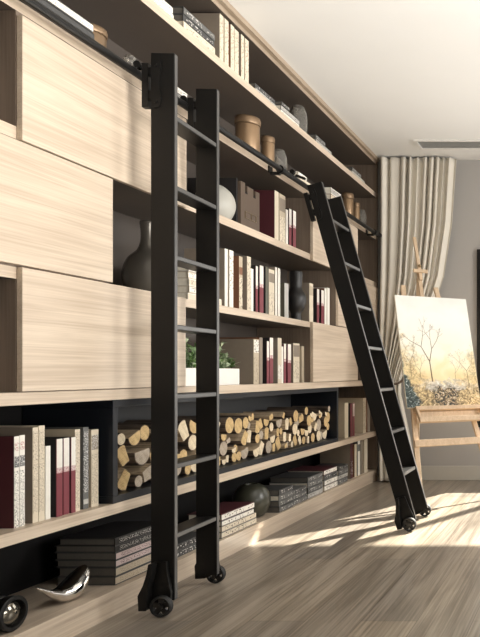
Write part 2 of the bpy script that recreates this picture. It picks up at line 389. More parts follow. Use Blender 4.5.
for layer in range(5):
    row = sorted([p for p in placed if p[3] == layer])
    n = len(row)
    for i, (y, z, r, _) in enumerate(row):
        shape = rl.choices(['round', 'half-round', 'wedge-split'], [.5, .22, .28])[0]
        tone = rl.choices(['honey', 'cream', 'greyish'], [.5, .35, .15])[0]
        size = 'thick' if r >= .038 else ('thin' if r <= .026 else 'medium')
        if i < n/2: where = '%s from the left' % ordn(i) if i else 'leftmost'
        else: where = '%s from the right' % ordn(n-1-i) if i < n-1 else 'rightmost'
        t = thing('firewood_log', '%s %s %s-ended log, %s, %s of the firewood' % (size, shape, tone, where, LAYN[layer]), 'log', (XF-.035-rl.uniform(0, .025), y, z), group='firewood logs in the black box')
        a0 = rl.uniform(0, 2*PI)
        pts = []; kinds = []
        if shape == 'round':
            for k in range(16):
                a = 2*PI*k/16; q = r*(1 - .05*rl.random()); pts.append((q*math.cos(a), q*math.sin(a))); kinds.append(0)
        elif shape == 'half-round':
            a0 = PI + rl.uniform(-.5, .5) 
            for k in range(13):
                a = a0 - .25 + (PI+.5)*k/12; q = r*(1 - .04*rl.random()); pts.append((q*math.cos(a), q*math.sin(a))); kinds.append(0)
            kinds[-1] = 1
        else:
            a0 = rl.choice([PI/2, -PI/2, PI/2+.6, -PI/2-.5, .4])
            for k in range(8):
                a = a0 - .75 + 1.5*k/7; pts.append((r*math.cos(a), r*math.sin(a))); kinds.append(0)
            kinds[-1] = 1
            for da in (2.45, 3.55):
                pts.append((r*.98*math.cos(a0+da), r*.98*math.sin(a0+da))); kinds.append(1)
        Lg = .24 + .02*rl.random(); wob = (rl.uniform(-.004, .004), rl.uniform(-.004, .004))
        bm = B(); nn = len(pts)
        f0 = [bm.verts.new((0, u, v_)) for u, v_ in pts]; f1 = [bm.verts.new((-Lg, u*.97, v_*.97)) for u, v_ in pts]
        for k in range(nn):
            bm.faces.new((f0[k], f0[(k+1) % nn], f1[(k+1) % nn], f1[k])).material_index = kinds[k]
        bm.faces.new(f1).material_index = 1
        f2 = [bm.verts.new((0, u*.93, v_*.93)) for u, v_ in pts]
        for k in range(nn): bm.faces.new((f0[k], f0[(k+1) % nn], f2[(k+1) % nn], f2[k])).material_index = 0
        obj('bark', bm, [BARK, SPLIT], t)
        bm = B(); c0 = [bm.verts.new((.0006, u*.935, v_*.935)) for u, v_ in pts]; c1 = [bm.verts.new((-.006, u*.925, v_*.925)) for u, v_ in pts]
        bm.faces.new(c0)
        for k in range(nn): bm.faces.new((c0[k], c0[(k+1) % nn], c1[(k+1) % nn], c1[k]))
        obj('cut_face', bm, CUTS[tone], t)

# ------------------------------------------------------------------ books
DPAGES = plain('dark_page_edges', (.13, .12, .105), .7, 0, .15, 90)
COL = {'cream': (.68, .60, .47), 'white': (.80, .77, .70), 'red': (.20, .042, .055), 'maroon': (.070, .014, .019), 'black': (.018, .016, .016),
       'taupe': (.25, .205, .16), 'brown': (.22, .10, .055), 'grey': (.12, .12, .115), 'dark grey': (.055, .055, .055), 'olive': (.10, .095, .07),
       'pale grey': (.45, .44, .41), 'beige': (.50, .42, .31), 'pink': (.62, .50, .48)}
def cov(c): return plain(c.replace(' ', '_') + '_cover', COL[c], .55, 0, .08, 40)
def book(label, t, h, d, cover, loc, rot, group, bands=(), spine=None, pages=None, inset=.04):
    """local frame: spine at x=0 facing +x, thickness along y (0..t), height along z (0..h)"""
    o = thing('book', label, 'book', loc, rot, group)
    k = min(.0028, t*.14)
    obj('cover', boxes((-d, 0, 0, k, 0, h), (-d, 0, t-k, t, 0, h), (-k, 0, k, t-k, 0, h)), cov(cover), o)
    obj('pages', boxes((-d+.006, -k-.0003, k+.0002, t-k-.0002, .004, h-.004)), pages or PAGES, o)
    if spine: 
        obj('spine', boxes((.0002, .0012, t*(inset-.04), t*(1.04-inset), 0, h)), cov(spine), o, label='%s spine' % spine)
    for (z0, z1, c, ink) in bands:
        far = loc[1] > 3.3
        mt = lettering('lettered_%s' % c.replace(' ', '_'), COL[c], ink, .60 if far else .57, 80 if far else 230, 110 if far else 280) if ink else cov(c)
        obj('spine_band', boxes((.0013, .0022, t*inset*1.25, t*(1-inset*1.25), h*z0, h*z1)), mt, o, label='%s spine band' % c)
    return o
INK = (.10, .07, .05); INKR = (.35, .05, .06); INKW = (.75, .73, .70); INKG = (.30, .24, .18)
SH = {'low': .4303, 'mid': 1.2653, 'up': 1.7103, 'counter': .8683, 'top': 2.4803, 'bottom': .1003}
# (px0, px1, base, height, cover, spine, bands, label)
def standing(rows, base, X, group, d=.22):
    for (p0, p1, h, cover, spine, bands, label) in rows:
        y0, y1 = S(p0, X), S(p1, X)
        book(label, y1-y0-.0006, h, d + random.uniform(-.02, .02), cover, (-X + random.uniform(-.003, .003), y0, SH[base]), (0, 0, 0), group, bands, spine)
RW = lambda a: ((0, a, 'red', None), (a, a+.07, 'pink', INKR), (a+.07, 1, 'white', None))
g = 'books standing left of the firewood box'
standing([
 (14.5, 19.6, .295, 'maroon', 'white', ((.0, .62, 'white', (.05, .05, .05)), (.66, .78, 'grey', INKW), (.84, .93, 'white', INKR)), 'white spined book with maroon cover, leftmost on the shelf left of the firewood'),
 (20.0, 25.4, .297, 'taupe', 'white', ((.0, .62, 'white', (.05, .05, .05)), (.66, .78, 'grey', INKW), (.84, .93, 'white', INKR)), 'white spined book with taupe cover, beside the maroon covered one at far left'),
 (32.6, 38.2, .318, 'taupe', 'cream', ((.10, .96, 'cream', INKG),), 'tall cream book with brown lettering, left of its near twin on the low shelf'),
 (38.4, 44.4, .322, 'cream', 'cream', ((.10, .96, 'cream', INKG),), 'tall cream lettered book standing just left of the two thin white books'),
 (45.4, 48.0, .250, 'white', 'white', (), 'thin short white book, left of two, on the low shelf at left'),
 (48.4, 51.0, .250, 'white', 'white', (), 'thin short white book, right of two, beside the black covered red book'),
 (55.4, 61.8, .270, 'black', 'red', RW(.56), 'red and white spined book with black cover, leftmost red one left of the firewood'),
 (63.4, 69.6, .270, 'black', 'red', RW(.56), 'red and white spined book in the middle of three left of the firewood'),
 (69.9, 74.6, .270, 'black', 'red', RW(.56), 'thin red and white spined book, rightmost of three left of the firewood'),
 (74.8, 80.0, .296, 'beige', 'cream', ((.04, .97, 'cream', INKG),), 'cream book with dense brown lettering, standing left of the grey book'),
 (83.6, 89.0, .300, 'grey', 'grey', ((.06, .12, 'pale grey', None), (.2, .95, 'grey', INKW)), 'dark grey book on the low shelf, second from the firewood box'),
 (91.4, 98.6, .288, 'beige', 'cream', ((.04, .70, 'cream', INKG), (.74, .93, 'taupe', INKW)), 'cream and taupe book standing nearest the left side of the firewood box'),
], 'low', 1.835, g, .23)
g = 'books standing on the middle shelf'
standing([
 (225.0, 228.0, .300, 'taupe', 'white', (), 'tall cream spined taupe book standing right of the stacked white books'),
 (228.8, 232.8, .300, 'beige', 'white', ((.3, .9, 'white', INKG),), 'tall cream book standing left of the brown covered one on the middle shelf'),
 (238.8, 242.2, .285, 'brown', 'beige', ((.66, .8, 'brown', None), (.05, .6, 'cream', INK)), 'brown covered book with lettered tan spine on the middle shelf'),
 (247.0, 250.8, .300, 'taupe', 'cream', ((.05, .9, 'cream', INKG),), 'cream spined taupe book left of the short white book on the middle shelf'),
 (251.2, 253.7, .240, 'white', 'white', (), 'short thin white book left of the red books on the middle shelf'),
 (255.8, 258.0, .262, 'black', 'red', RW(.52), 'thin red and white book, left of two, middle shelf centre'),
 (259.4, 263.4, .272, 'black', 'red', RW(.55), 'wider red and white book, right of two, middle shelf centre'),
 (265.3, 268.3, .276, 'black', 'olive', (), 'narrow olive grey book right of the red pair on the middle shelf'),
 (269.0, 274.4, .270, 'taupe', 'cream', ((.72, .92, 'taupe', None), (.08, .5, 'cream', INKG)), 'wide cream book with a taupe top band on the middle shelf'),
 (274.8, 276.8, .292, 'taupe', 'white', (), 'thin white book, left of two tall ones before the olive book'),
 (277.6, 280.0, .292, 'brown', 'white', (), 'thin white book, right of two tall ones before the olive book'),
 (284.0, 288.0, .215, 'olive', 'pale grey', (), 'short grey green book standing against the black jug'),
 (309.4, 313.2, .265, 'taupe', 'cream', ((.7, .93, 'beige', None),), 'cream book standing just right of the black jug'),
 (317.0, 319.4, .242, 'black', 'red', RW(.55), 'thin red and white book, left of the far pair on the middle shelf'),
 (320.8, 323.6, .242, 'black', 'red', RW(.55), 'red and white book, right of the far pair on the middle shelf'),
 (324.4, 326.4, .262, 'brown', 'white', (), 'white book right of the far red pair on the middle shelf'),
 (327.0, 329.4, .272, 'white', 'white', (), 'rightmost white book on the middle shelf beside the cabinet side'),
], 'mid', 1.835, g, .22)
g = 'books standing on the shelf below the rail'
standing([
 (274.4, 278.4, .300, 'maroon', 'cream', (), 'maroon book with cream spine beside the brown magazine box'),
 (279.4, 285.4, .300, 'beige', 'beige', ((.66, .92, 'taupe', None), (.05, .55, 'cream', INKG)), 'wide beige book with taupe band right of the maroon book'),
 (285.8, 287.8, .225, 'white', 'white', (), 'short thin white book right of the wide beige book'),
 (288.8, 291.4, .240, 'black', 'red', RW(.52), 'red and white book, left of two, near the cabinet side under the rail'),
 (292.2, 295.4, .240, 'black', 'red', RW(.55), 'red and white book, right of two, nearest the cabinet under the rail'),
], 'up', 1.835, g, .27)
g = 'books standing on the counter'
standing([
 (253.2, 258.6, .250, 'taupe', 'beige', ((.70, .98, 'white', INK), (.05, .6, 'beige', INKG)), 'large taupe covered book standing right of the plant trough'),
 (259.0, 262.2, .262, 'brown', 'taupe', (), 'brown book just right of the large taupe one on the counter'),
 (266.0, 268.4, .245, 'black', 'red', RW(.55), 'thin red and white book, leftmost red one on the counter'),
 (269.6, 273.2, .268, 'black', 'red', RW(.55), 'taller red and white book, second red one on the counter'),
 (277.4, 281.2, .272, 'taupe', 'cream', ((.1, .4, 'white', INKG),), 'tall cream book in the middle of the counter books'),
 (281.4, 283.2, .222, 'white', 'white', (), 'short white book against the tall cream one on the counter'),
 (284.0, 286.2, .240, 'maroon', 'red', RW(.55), 'thin red and white book, third red one on the counter'),
 (287.2, 290.6, .240, 'maroon', 'red', RW(.52), 'wider red and white book, rightmost red one on the counter'),
 (293.4, 299.6, .250, 'taupe', 'cream', ((.66, .95, 'taupe', None), (.1, .55, 'cream', INKG)), 'wide cream book with taupe top near the counter cabinet'),
 (301.2, 303.6, .235, 'beige', 'beige', (), 'narrow beige book nearest the cabinet on the counter'),
], 'counter', 1.835, g, .26)
g = 'books standing right of the firewood box'
standing([
 (344.6, 348.2, .270, 'beige', 'cream', (), 'cream book standing against the right side of the firewood box'),
 (350.0, 351.6, .262, 'black', 'red', (), 'thin dark red book, left of two, right of the firewood box'),
 (352.2, 354.2, .262, 'taupe', 'red', ((.6, .98, 'pink', None),), 'thin red and pink book, right of two, right of the firewood box'),
 (363.0, 366.0, .290, 'beige', 'beige', ((.1, .9, 'beige', INK),), 'large beige covered book with small dark lettering beside the leaning ladder'),
 (367.0, 369.6, .290, 'brown', 'taupe', (), 'taupe book beside the end panel, right of the firewood box'),
], 'low', 1.835, g, .24)
g = 'books standing at the far end of the bottom shelf'
standing([
 (350.6, 352.8, .275, 'taupe', 'maroon', ((.1, .5, 'maroon', INKW),), 'maroon spined book, leftmost standing on the bottom shelf'),
 (354.6, 356.8, .260, 'brown', 'cream', (), 'cream spined brown book on the bottom shelf, second standing one'),
 (357.6, 360.0, .280, 'grey', 'white', ((.7, .9, 'grey', None),), 'white and grey book standing mid group on the bottom shelf'),
 (360.6, 362.8, .270, 'taupe', 'taupe', (), 'taupe book standing second from the right on the bottom shelf'),
 (364.2, 367.4, .275, 'beige', 'cream', (), 'cream book standing rightmost on the bottom shelf by the end panel'),
], 'bottom', 1.835, g, .22)
g = 'books standing on the top shelf'
tops = ['leftmost', 'second from the left', 'third from the left', 'third from the right', 'second from the right', 'rightmost']
standing([(p0, p1, .236, c, 'cream', ((.1, .9, 'cream', INKG),), '%s cream spined book %s in the row standing on the top shelf' % (q, w_))
          for (p0, p1, c, q, w_) in ((219.4, 223.2, 'taupe', 'tall', tops[0]), (224.2, 228.2, 'cream', 'tall', tops[1]), (230.4, 234.0, 'brown', 'slim', tops[2]), (235.0, 239.0, 'brown', 'tall', tops[3]), (240.6, 243.6, 'taupe', 'slim', tops[4]), (244.6, 248.2, 'cream', 'tall', tops[5]))],
         'top', 1.815, g, .20)

def stack(y0, y1, X, z, items, where, group, d=.22):
    n = len(items); cur = z
    for i, it in enumerate(items):
        t, cover, spine, ink = it[:4]; ln = it[4] if len(it) > 4 else 1.0
        pos = 'topmost' if i == n-1 else ('lowest' if i == 0 else ('second lowest' if i == 1 else ('second highest' if i == n-2 else 'middle')))
        if n == 3 and i == 1: pos = 'middle'
        if n == 6 and i in (2, 3): pos = ('third lowest', 'third highest')[i-2]
        if n == 1: lab = '%s book lying flat %s' % (cover, where)
        else: lab = '%s %s book in stack %s' % (pos, cover, where)
        L_ = (y1-y0)*ln
        bands = [(.05, .92, spine, ink)] if ink else []
        # lying: local z (height) -> along +y ; local y (thickness) -> up : rotate -90 about x then the thickness runs up
        o = book(lab, t-.0006, L_, d - random.uniform(0, .02), cover, (-X - random.uniform(0, .006), y0 + random.uniform(0, .006) + L_, cur), (PI/2, 0, 0), group, bands, spine, DPAGES if cover in ('dark grey', 'black') else None, .17)
        cur += t
    return cur
# books lying flat (a rotation of +90 deg about x sends local y up and local z to -y)
W_ = (.66, .64, .6)
stack(2.655, 2.975, 1.832, SH['bottom'], [(.034, 'dark grey', 'beige', INKG, .98), (.036, 'dark grey', 'beige', INKG), (.028, 'dark grey', 'pink', (.12, .06, .06), .99), (.030, 'dark grey', 'pink', (.12, .06, .06)), (.027, 'dark grey', 'black', W_, .97), (.029, 'black', 'black', W_, .97)], 'beside the silver ornament', 'books stacked beside the silver ornament', .24)
stack(3.02, 3.31, 1.83, SH['bottom'], [(.030, 'dark grey', 'dark grey', W_), (.028, 'dark grey', 'black', W_)], 'behind the upright ladder foot', 'books stacked behind the upright ladder foot')
stack(3.40, 3.76, 1.815, SH['bottom'], [(.032, 'grey', 'cream', INK), (.030, 'taupe', 'cream', INK, .98), (.027, 'grey', 'white', INK, .9), (.034, 'maroon', 'white', INK, .93)], 'directly left of the olive vase', 'books stacked left of the olive vase', .19)
stack(4.035, 4.225, 1.815, SH['bottom'], [(.034, 'dark grey', 'grey', W_), (.034, 'dark grey', 'grey', W_), (.033, 'grey', 'grey', W_), (.033, 'dark grey', 'dark grey', W_)], 'just right of the olive vase', 'grey books stacked right of the olive vase', .24)
stack(4.24, 4.45, 1.82, SH['bottom'], [(.033, 'grey', 'grey', W_), (.032, 'dark grey', 'grey', W_), (.030, 'grey', 'dark grey', W_)], 'second to the right of the olive vase', 'grey books in the low stack', .22)
stack(4.47, 4.72, 1.82, SH['bottom'], [(.036, 'grey', 'pale grey', INK), (.036, 'dark grey', 'grey', W_), (.035, 'grey', 'grey', W_), (.035, 'dark grey', 'grey', W_)], 'just left of the far maroon topped stack', 'grey books in the tall stack', .27)
stack(4.75, 5.00, 1.82, SH['bottom'], [(.040, 'taupe', 'white', INK), (.038, 'grey', 'white', INK), (.034, 'grey', 'dark grey', W_), (.036, 'maroon', 'white', INK)], 'of white spined books, right of the grey stacks', 'books in the maroon topped stack', .27)
stack(5.02, 5.22, 1.82, SH['bottom'], [(.036, 'grey', 'grey', W_), (.036, 'dark grey', 'pale grey', INK), (.034, 'grey', 'grey', W_), (.03, 'dark grey', 'dark grey', W_)], 'beside the standing books, bottom shelf', 'grey books beside the standing books', .22)
stack(3.14, 3.43, 1.83, SH['mid'], [(.036, 'white', 'cream', None), (.034, 'beige', 'white', INKG, .80), (.033, 'white', 'cream', INKG, .74), (.032, 'beige', 'white', INKG, .79), (.030, 'pale grey', 'white', INKG, .72)], 'of pale books behind the upright ladder', 'pale books stacked behind the upright ladder', .20)
stack(2.13, 2.52, 1.815, 2.1183, [(.026, 'white', 'white', None), (.042, 'black', 'dark grey', None, .98), (.030, 'dark grey', 'white', (.25, .22, .2), .97)], 'above the rail at upper left', 'books lying above the rail at upper left')
stack(2.97, 3.10, 1.815, 2.1183, [(.035, 'cream', 'cream', None), (.028, 'dark grey', 'grey', W_), (.024, 'white', 'white', INK)], 'above the rail, between the upright ladder rails', 'books lying between the upright ladder rails')
stack(4.30, 4.52, 1.815, 2.1183, [(.034, 'dark grey', 'dark grey', W_), (.030, 'cream', 'cream', INKG), (.024, 'white', 'white', INK, .6)], 'above the rail, left of the leaning ladder', 'books lying beside the glass jar')
stack(4.86, 5.06, 1.815, 2.1183, [(.05, 'taupe', 'beige', None), (.045, 'brown', 'cream', INKG), (.045, 'white', 'pale grey', INK)], 'behind the top of the leaning ladder', 'books lying behind the leaning ladder top')
stack(2.60, 3.00, 1.812, SH['top'], [(.030, 'white', 'white', INK), (.026, 'white', 'white', INK, .97)], "at the top shelf's left end", 'white books lying on the top shelf')
stack(3.07, 3.33, 1.812, SH['top'], [(.042, 'cream', 'cream', INKG), (.032, 'dark grey', 'dark grey', W_), (.033, 'dark grey', 'grey', W_)], 'left of the standing top shelf books', 'books lying left of the standing top shelf books')
stack(3.74, 3.98, 1.812, SH['top'], [(.024, 'grey', 'pale grey', INK), (.024, 'dark grey', 'dark grey', W_)], 'right of the standing top shelf books', 'books lying right of the standing top shelf books')
stack(4.06, 4.32, 1.812, SH['top'], [(.026, 'white', 'white', INK), (.028, 'grey', 'pale grey', INK), (.02, 'dark grey', 'grey', W_, .4)], 'left of the top glass vase', 'books lying left of the top glass vase')
stack(4.58, 4.86, 1.812, SH['top'], [(.030, 'grey', 'pale grey', INK), (.030, 'dark grey', 'grey', W_, .6)], 'right of the top glass vase', 'books lying right of the top glass vase')
stack(5.30, 5.60, 1.812, SH['top'], [(.028, 'white', 'pale grey', INK), (.030, 'dark grey', 'grey', W_, .7)], "at the top shelf's far right end", 'books lying at the far end of the top shelf')

# ------------------------------------------------------------------ ornaments on the shelves
def smooth_profile(pts, n=6):
    out = []
    P = [pts[0]] + list(pts) + [pts[-1]]
    for i in range(1, len(P)-2):
        for k in range(n):
            t = k/n
            q = []
            for c in (0, 1):
                p0, p1, p2, p3 = P[i-1][c], P[i][c], P[i+1][c], P[i+2][c]
                q.append(.5*((2*p1) + (-p0+p2)*t + (2*p0-5*p1+4*p2-p3)*t*t + (-p0+3*p1-3*p2+p3)*t**3))
            out.append((max(q[0], .0005), q[1]))
    out.append(pts[-1]); return out
def vase(label, name, cat, x, y, z, prof, mat, seg=40, rot=0):
    bm = B(); lathe(bm, smooth_profile(prof), seg=seg)
    o = obj(name, bm, mat, None, smooth=True); o.location = (x, y, z); tag(o, label, cat); return o
BRONZE = plain('bronze_glaze', (.13, .118, .10), .25, .5, .1, 8)
OLIVE = plain('olive_black_glaze', (.045, .045, .032), .3, 0, .15, 8)
PALEG = plain('pale_grey_stoneware', (.40, .39, .35), .45, 0, .08, 10)
JUGB = plain('matt_black_ceramic', (.016, .015, .015), .38, 0, .1, 20)
GOLD = plain('brushed_gold_brown', (.31, .205, .12), .32, .55, .12, 20)
GOLDD = plain('dark_bronze_lid', (.24, .16, .095), .35, .5, .12, 20)
vase('round bronze grey gourd vase with slim neck behind the upright ladder', 'vase', 'vase', -1.955, 3.040, 1.2653,
     [(.045, 0), (.072, .014), (.094, .06), (.097, .115), (.078, .172), (.042, .212), (.029, .25), (.027, .29), (.031, .335), (.026, .335), (.022, .29)], BRONZE)
vase('dark olive round vase on the bottom shelf between book stacks', 'vase', 'vase', -1.925, 3.925, .1003,
     [(.05, 0), (.078, .02), (.099, .075), (.098, .12), (.078, .165), (.045, .188), (.034, .19), (.030, .18)], OLIVE)
# round grey vase with a small lip under the rail
vase('pale grey round vase on the shelf beside the brown magazine box', 'vase', 'vase', -1.905, 3.50, 1.7103,
     [(.045, 0), (.07, .012), (.092, .055), (.096, .10), (.080, .145), (.050, .175), (.030, .185), (.026, .18)], PALEG)
# black jug
j = thing('jug', 'black ceramic jug with wide neck and ring handle on the middle shelf', 'jug', (-1.87, 4.40, 1.2653))
bm = B(); lathe(bm, smooth_profile([(.030, 0), (.032, .03), (.034, .055), (.052, .085), (.061, .125), (.060, .165), (.042, .200), (.036, .22), (.039, .26), (.040, .315), (.034, .317), (.030, .28)]), seg=36); obj('body', bm, JUGB, j, smooth=True)
bm = B(); tube(bm, [(.0, .058+.016+.022*math.sin(a), .165+.026*math.cos(a)) for a in [i*2*PI/18 for i in range(19)]], .007, 8); obj('handle', bm, JUGB, j, smooth=True)

def jar(label, x, y, z, r, h, body=None):
    t = thing('lidded_jar', label, 'jar', (x, y, z), group='gold brown jars on the rail shelf')
    bm = B(); lathe(bm, [(r*.94, 0), (r, .006), (r, h*.80), (r*.97, h*.82)], seg=32); obj('body', bm, body or GOLD, t, smooth=False)
    bm = B(); lathe(bm, [(r*1.05, h*.822), (r*1.08, h*.84), (r*1.08, h*.95), (r*1.02, h), (r*.4, h*1.005)], seg=32); obj('lid', bm, GOLDD, t)
    for o in (t.children): 
        for p in o.data.polygons: p.use_smooth = len(p.vertices) == 4
def clear(name, tint):
    m, nt, b = newmat(name); b.inputs['Base Color'].default_value = tint + (1,); b.inputs['Roughness'].default_value = .05
    b.inputs['Transmission Weight'].default_value = .9; b.inputs['IOR'].default_value = 1.35; return m
SMOKE = clear('smoky_glass', (.72, .70, .66))
jar('large gold brown lidded jar on the rail shelf in the middle', -1.885, 3.80, 2.1183, .062, .235)
jar('small gold brown lidded jar beside the large one in the middle', -1.875, 4.02, 2.1183, .036, .205)
jar('large gold brown lidded jar right of the leaning ladder top', -1.885, 5.40, 2.1183, .044, .235)
jar('small gold brown lidded jar right of the leaning ladder top', -1.875, 5.57, 2.1183, .028, .205)
jar('dark brown jar above the rail at upper left next to the lying books', -1.925, 2.64, 2.1183, .055, .150, GOLDD)
def gjar(label, x, y, z, r, h):
    return vase(label, 'glass_vase', 'glass vase', x, y, z, [(r*.6, 0), (r*.9, .01), (r, h*.4), (r*.95, h*.75), (r*.7, h*.95), (r*.62, h), (r*.56, h), (r*.62, h*.94), (r*.88, h*.74), (r*.92, h*.4), (r*.8, .02), (.001, .014)], SMOKE)
gjar('smoky glass vase right of the gold jars in the middle of the rail shelf', -1.88, 4.18, 2.1183, .046, .18)
gjar('smoky glass vase at the far end of the rail shelf', -1.88, 5.72, 2.1183, .042, .18)
gjar('small clear glass above the rail just left of the upright ladder', -1.86, 2.78, 2.1183, .03, .105)
gjar('smoky glass vase among the lying books on the top shelf', -1.875, 4.45, 2.4803, .055, .19)

# magazine box
m_ = thing('magazine_box', 'brown storage box with slotted top and metal label holder', 'storage box', (-1.835, S(240.8, 1.835), 1.7103))
ln = S(259.5, 1.835)-S(240.8, 1.835); BRN = plain('brown_leather_board', (.105, .075, .055), .5, 0, .1, 30)
bm = B()
box(bm, -.25, 0, 0, ln, 0, .19); box(bm, -.25, 0, 0, ln*.22, .19, .245); box(bm, -.25, 0, ln*.34, ln*.66, .19, .235); box(bm, -.25, 0, ln*.78, ln, .19, .232)
obj('body', bm, BRN, m_)
obj('label_holder', boxes((.0004, .004, ln*.2, ln*.8, .09, .094), (.0004, .004, ln*.2, ln*.8, .056, .06), (.0004, .004, ln*.2, ln*.2+.004, .06, .09), (.0004, .004, ln*.8-.004, ln*.8, .06, .09), (.0004, .004, ln*.52, ln*.52+.004, .06, .09)), plain('aged_brass', (.35, .28, .2), .35, .8), m_)
obj('slot', boxes((.0003, .0008, ln*.22, ln*.34, .19, .2), (.0003, .0008, ln*.66, ln*.78, .19, .2)), DARK, m_)
# dark box beside it
o = book('black book standing between the pale round vase and the brown box', .013, .255, .26, 'black', (-1.85, S(236.3, 1.85), 1.7103), (0, 0, 0), 'books standing on the shelf below the rail', (), None)

# plant trough
pt = thing('plant_trough', 'white rectangular trough with leafy green plants on the counter', 'potted plant', (-1.845, 3.13, .8683))
obj('trough', boxes((-.13, 0, 0, .50, 0, .005), (-.13, -.122, 0, .50, .005, .085), (-.008, 0, 0, .50, .005, .085), (-.122, -.008, 0, .008, .005, .085), (-.122, -.008, .492, .50, .005, .085)), plain('white_ceramic', (.82, .80, .76), .4, 0, .02), pt)
obj('soil', boxes((-.121, -.009, .009, .491, .0052, .07)), plain('dark_soil', (.03, .022, .015), .95), pt)
LEAF = plain('leaf_green', (.11, .20, .06), .35, 0, .5, 60); LEAF2 = plain('pale_leaf_green', (.52, .60, .40), .35, 0, .3, 60)
rp = random.Random(5); bm = B()
for i in range(340):
    by = rp.uniform(.02, .49); bx = rp.uniform(-.115, -.02); a = rp.uniform(0, 2*PI); el = rp.uniform(.15, 1.2)
    L_ = rp.uniform(.036, .07); w_ = L_*.27; hz = rp.uniform(.09, .215) * (.80 + .20*math.sin(by*22))
    d = Vector((math.cos(a)*math.cos(el), math.sin(a)*math.cos(el), math.sin(el))); s = d.cross(Vector((0, 0, 1))).normalized(); nn = s.cross(d)
    p = Vector((bx, by, hz))
    v0 = p; mid = p + d*L_*.5 + nn*.006; tip = p + d*L_ - nn*.012
    V = [bm.verts.new(q) for q in (v0, mid + s*w_, tip, mid - s*w_, mid + nn*.003)]
    mi = 1 if rp.random() < .4 else 0
    for (a1, b1) in ((0, 1), (1, 2), (2, 3), (3, 0)):
        f = bm.faces.new((V[a1], V[b1], V[4])); f.material_index = mi
    if i % 3 == 0: tube(bm, [(bx, by, .068), (p + Vector((bx, by, .068)))/2 + Vector((0, 0, .01)), p], .0016, 5)
obj('foliage', bm, [LEAF, LEAF2], pt)

# silver ornament
bm = B()
path = [(-.125, .104, .003), (-.095, .085, .010), (-.065, .066, .018), (-.03, .05, .028), (.005, .048, .036), (.04, .058, .040), (.07, .078, .036), (.09, .098, .026), (.10, .112, .013), (.103, .118, .003)]
rings = []
P2 = smooth_profile([(a, b_) for a, b_, c in path], 4) if False else [(a, b_, c) for a, b_, c in path]
dense = []
for i in range(len(P2)-1):
    for k in range(4):
        t = k/4; dense.append(tuple(P2[i][c]*(1-t)+P2[i+1][c]*t for c in range(3)))
dense.append(P2[-1])
for (yy, zz, r) in dense:
    rings.append([bm.verts.new((1.1*r*math.cos(2*PI*k/20), yy - r*.25*math.sin(2*PI*k/20), zz + r*math.sin(2*PI*k/20)*(1 if math.sin(2*PI*k/20) < 0 else .82))) for k in range(20)])
for k in range(len(rings)-1):
    for i in range(20): bm.faces.new((rings[k][i], rings[k][(i+1) % 20], rings[k+1][(i+1) % 20], rings[k+1][i]))
bm.faces.new(rings[0]); bm.faces.new(rings[-1])
o = obj('silver_ornament', bm, CHROME, smooth=True); o.location = (-1.878, 2.452, .0895)
md = o.modifiers.new('s', 'SUBSURF'); md.levels = md.render_levels = 1
tag(o, 'polished silver bird shaped ornament on the bottom shelf at left', 'ornament')

# black camera-like object with round lens
cm = thing('camera', 'black vintage camera with big round lens at the left end of the bottom shelf', 'camera', (-1.835, 2.185, .1003))
cam_b = plain('black_leatherette', (.018, .017, .016), .5, 0, .3, 200)
obj('body', boxes((-.17, -.05, -.15, .035, 0, .105), (-.15, -.07, -.10, .0, .105, .125)), cam_b, cm, bevel=.006)
bm = B(); lathe(bm, [(.045, -.052), (.045, -.03), (.054, -.028), (.056, 0), (.052, .003), (.043, .003), (.041, -.012)], c=(0, 0, .0572), axis='x', seg=36); lb = obj('lens_barrel', bm, BLACK, cm)
bm = B(); lathe(bm, [(.041, -.0118), (.034, -.006), (.020, .001), (.0005, .004)], c=(0, 0, .0572), axis='x', seg=36); obj('lens_glass', bm, plain('coated_lens', (.25, .23, .19), .06, .9, .2, 25), lb, smooth=True)
bm = B(); lathe(bm, [(.012, .125), (.012, .14)], c=(-.11, -.03, 0), seg=16); obj('dial', bm, STEELB, cm)

# ------------------------------------------------------------------ curtain
def cloth():
    m, nt, b = newmat('cream_linen'); N = nt.nodes.new; L = nt.links.new
    tc = N('ShaderNodeTexCoord'); mp = N('ShaderNodeMapping'); mp.inputs['Scale'].default_value = (400, 400, 500); L(tc.outputs['Object'], mp.inputs['Vector'])
    n = N('ShaderNodeTexNoise'); n.inputs['Scale'].default_value = 1; L(mp.outputs['Vector'], n.inputs['Vector'])
    cr = N('ShaderNodeValToRGB'); cr.color_ramp.elements[0].color = (.64, .60, .52, 1); cr.color_ramp.elements[1].color = (.76, .72, .64, 1)
    L(n.outputs['Fac'], cr.inputs['Fac']); L(cr.outputs['Color'], b.inputs['Base Color']); b.inputs['Roughness'].default_value = .9
    b.inputs['Sheen Weight'].default_value = .2
    return m
def interp(tab, z):
    for (z0, a), (z1, b_) in zip(tab, tab[1:]):
        if z0 >= z >= z1:
            t = (z0-z)/(z0-z1); t = t*t*(3-2*t) if False else t
            return a*(1-t)+b_*t
    return tab[-1][1]
RIGHT = [(2.78, -1.105), (2.2, -1.145), (1.75, -1.215), (1.35, -1.35), (1.0, -1.53), (.87, -1.575), (.75, -1.575), (.4, -1.50), (0, -1.43)]
cu = thing('curtain', 'cream floor length curtain in deep folds, tied back beside the bookcase end', 'curtain', (0, 5.80, 0))
bm = B(); NS, NZ = 260, 60
phi = [random.uniform(0, 1) for _ in range(20)]
grid = []
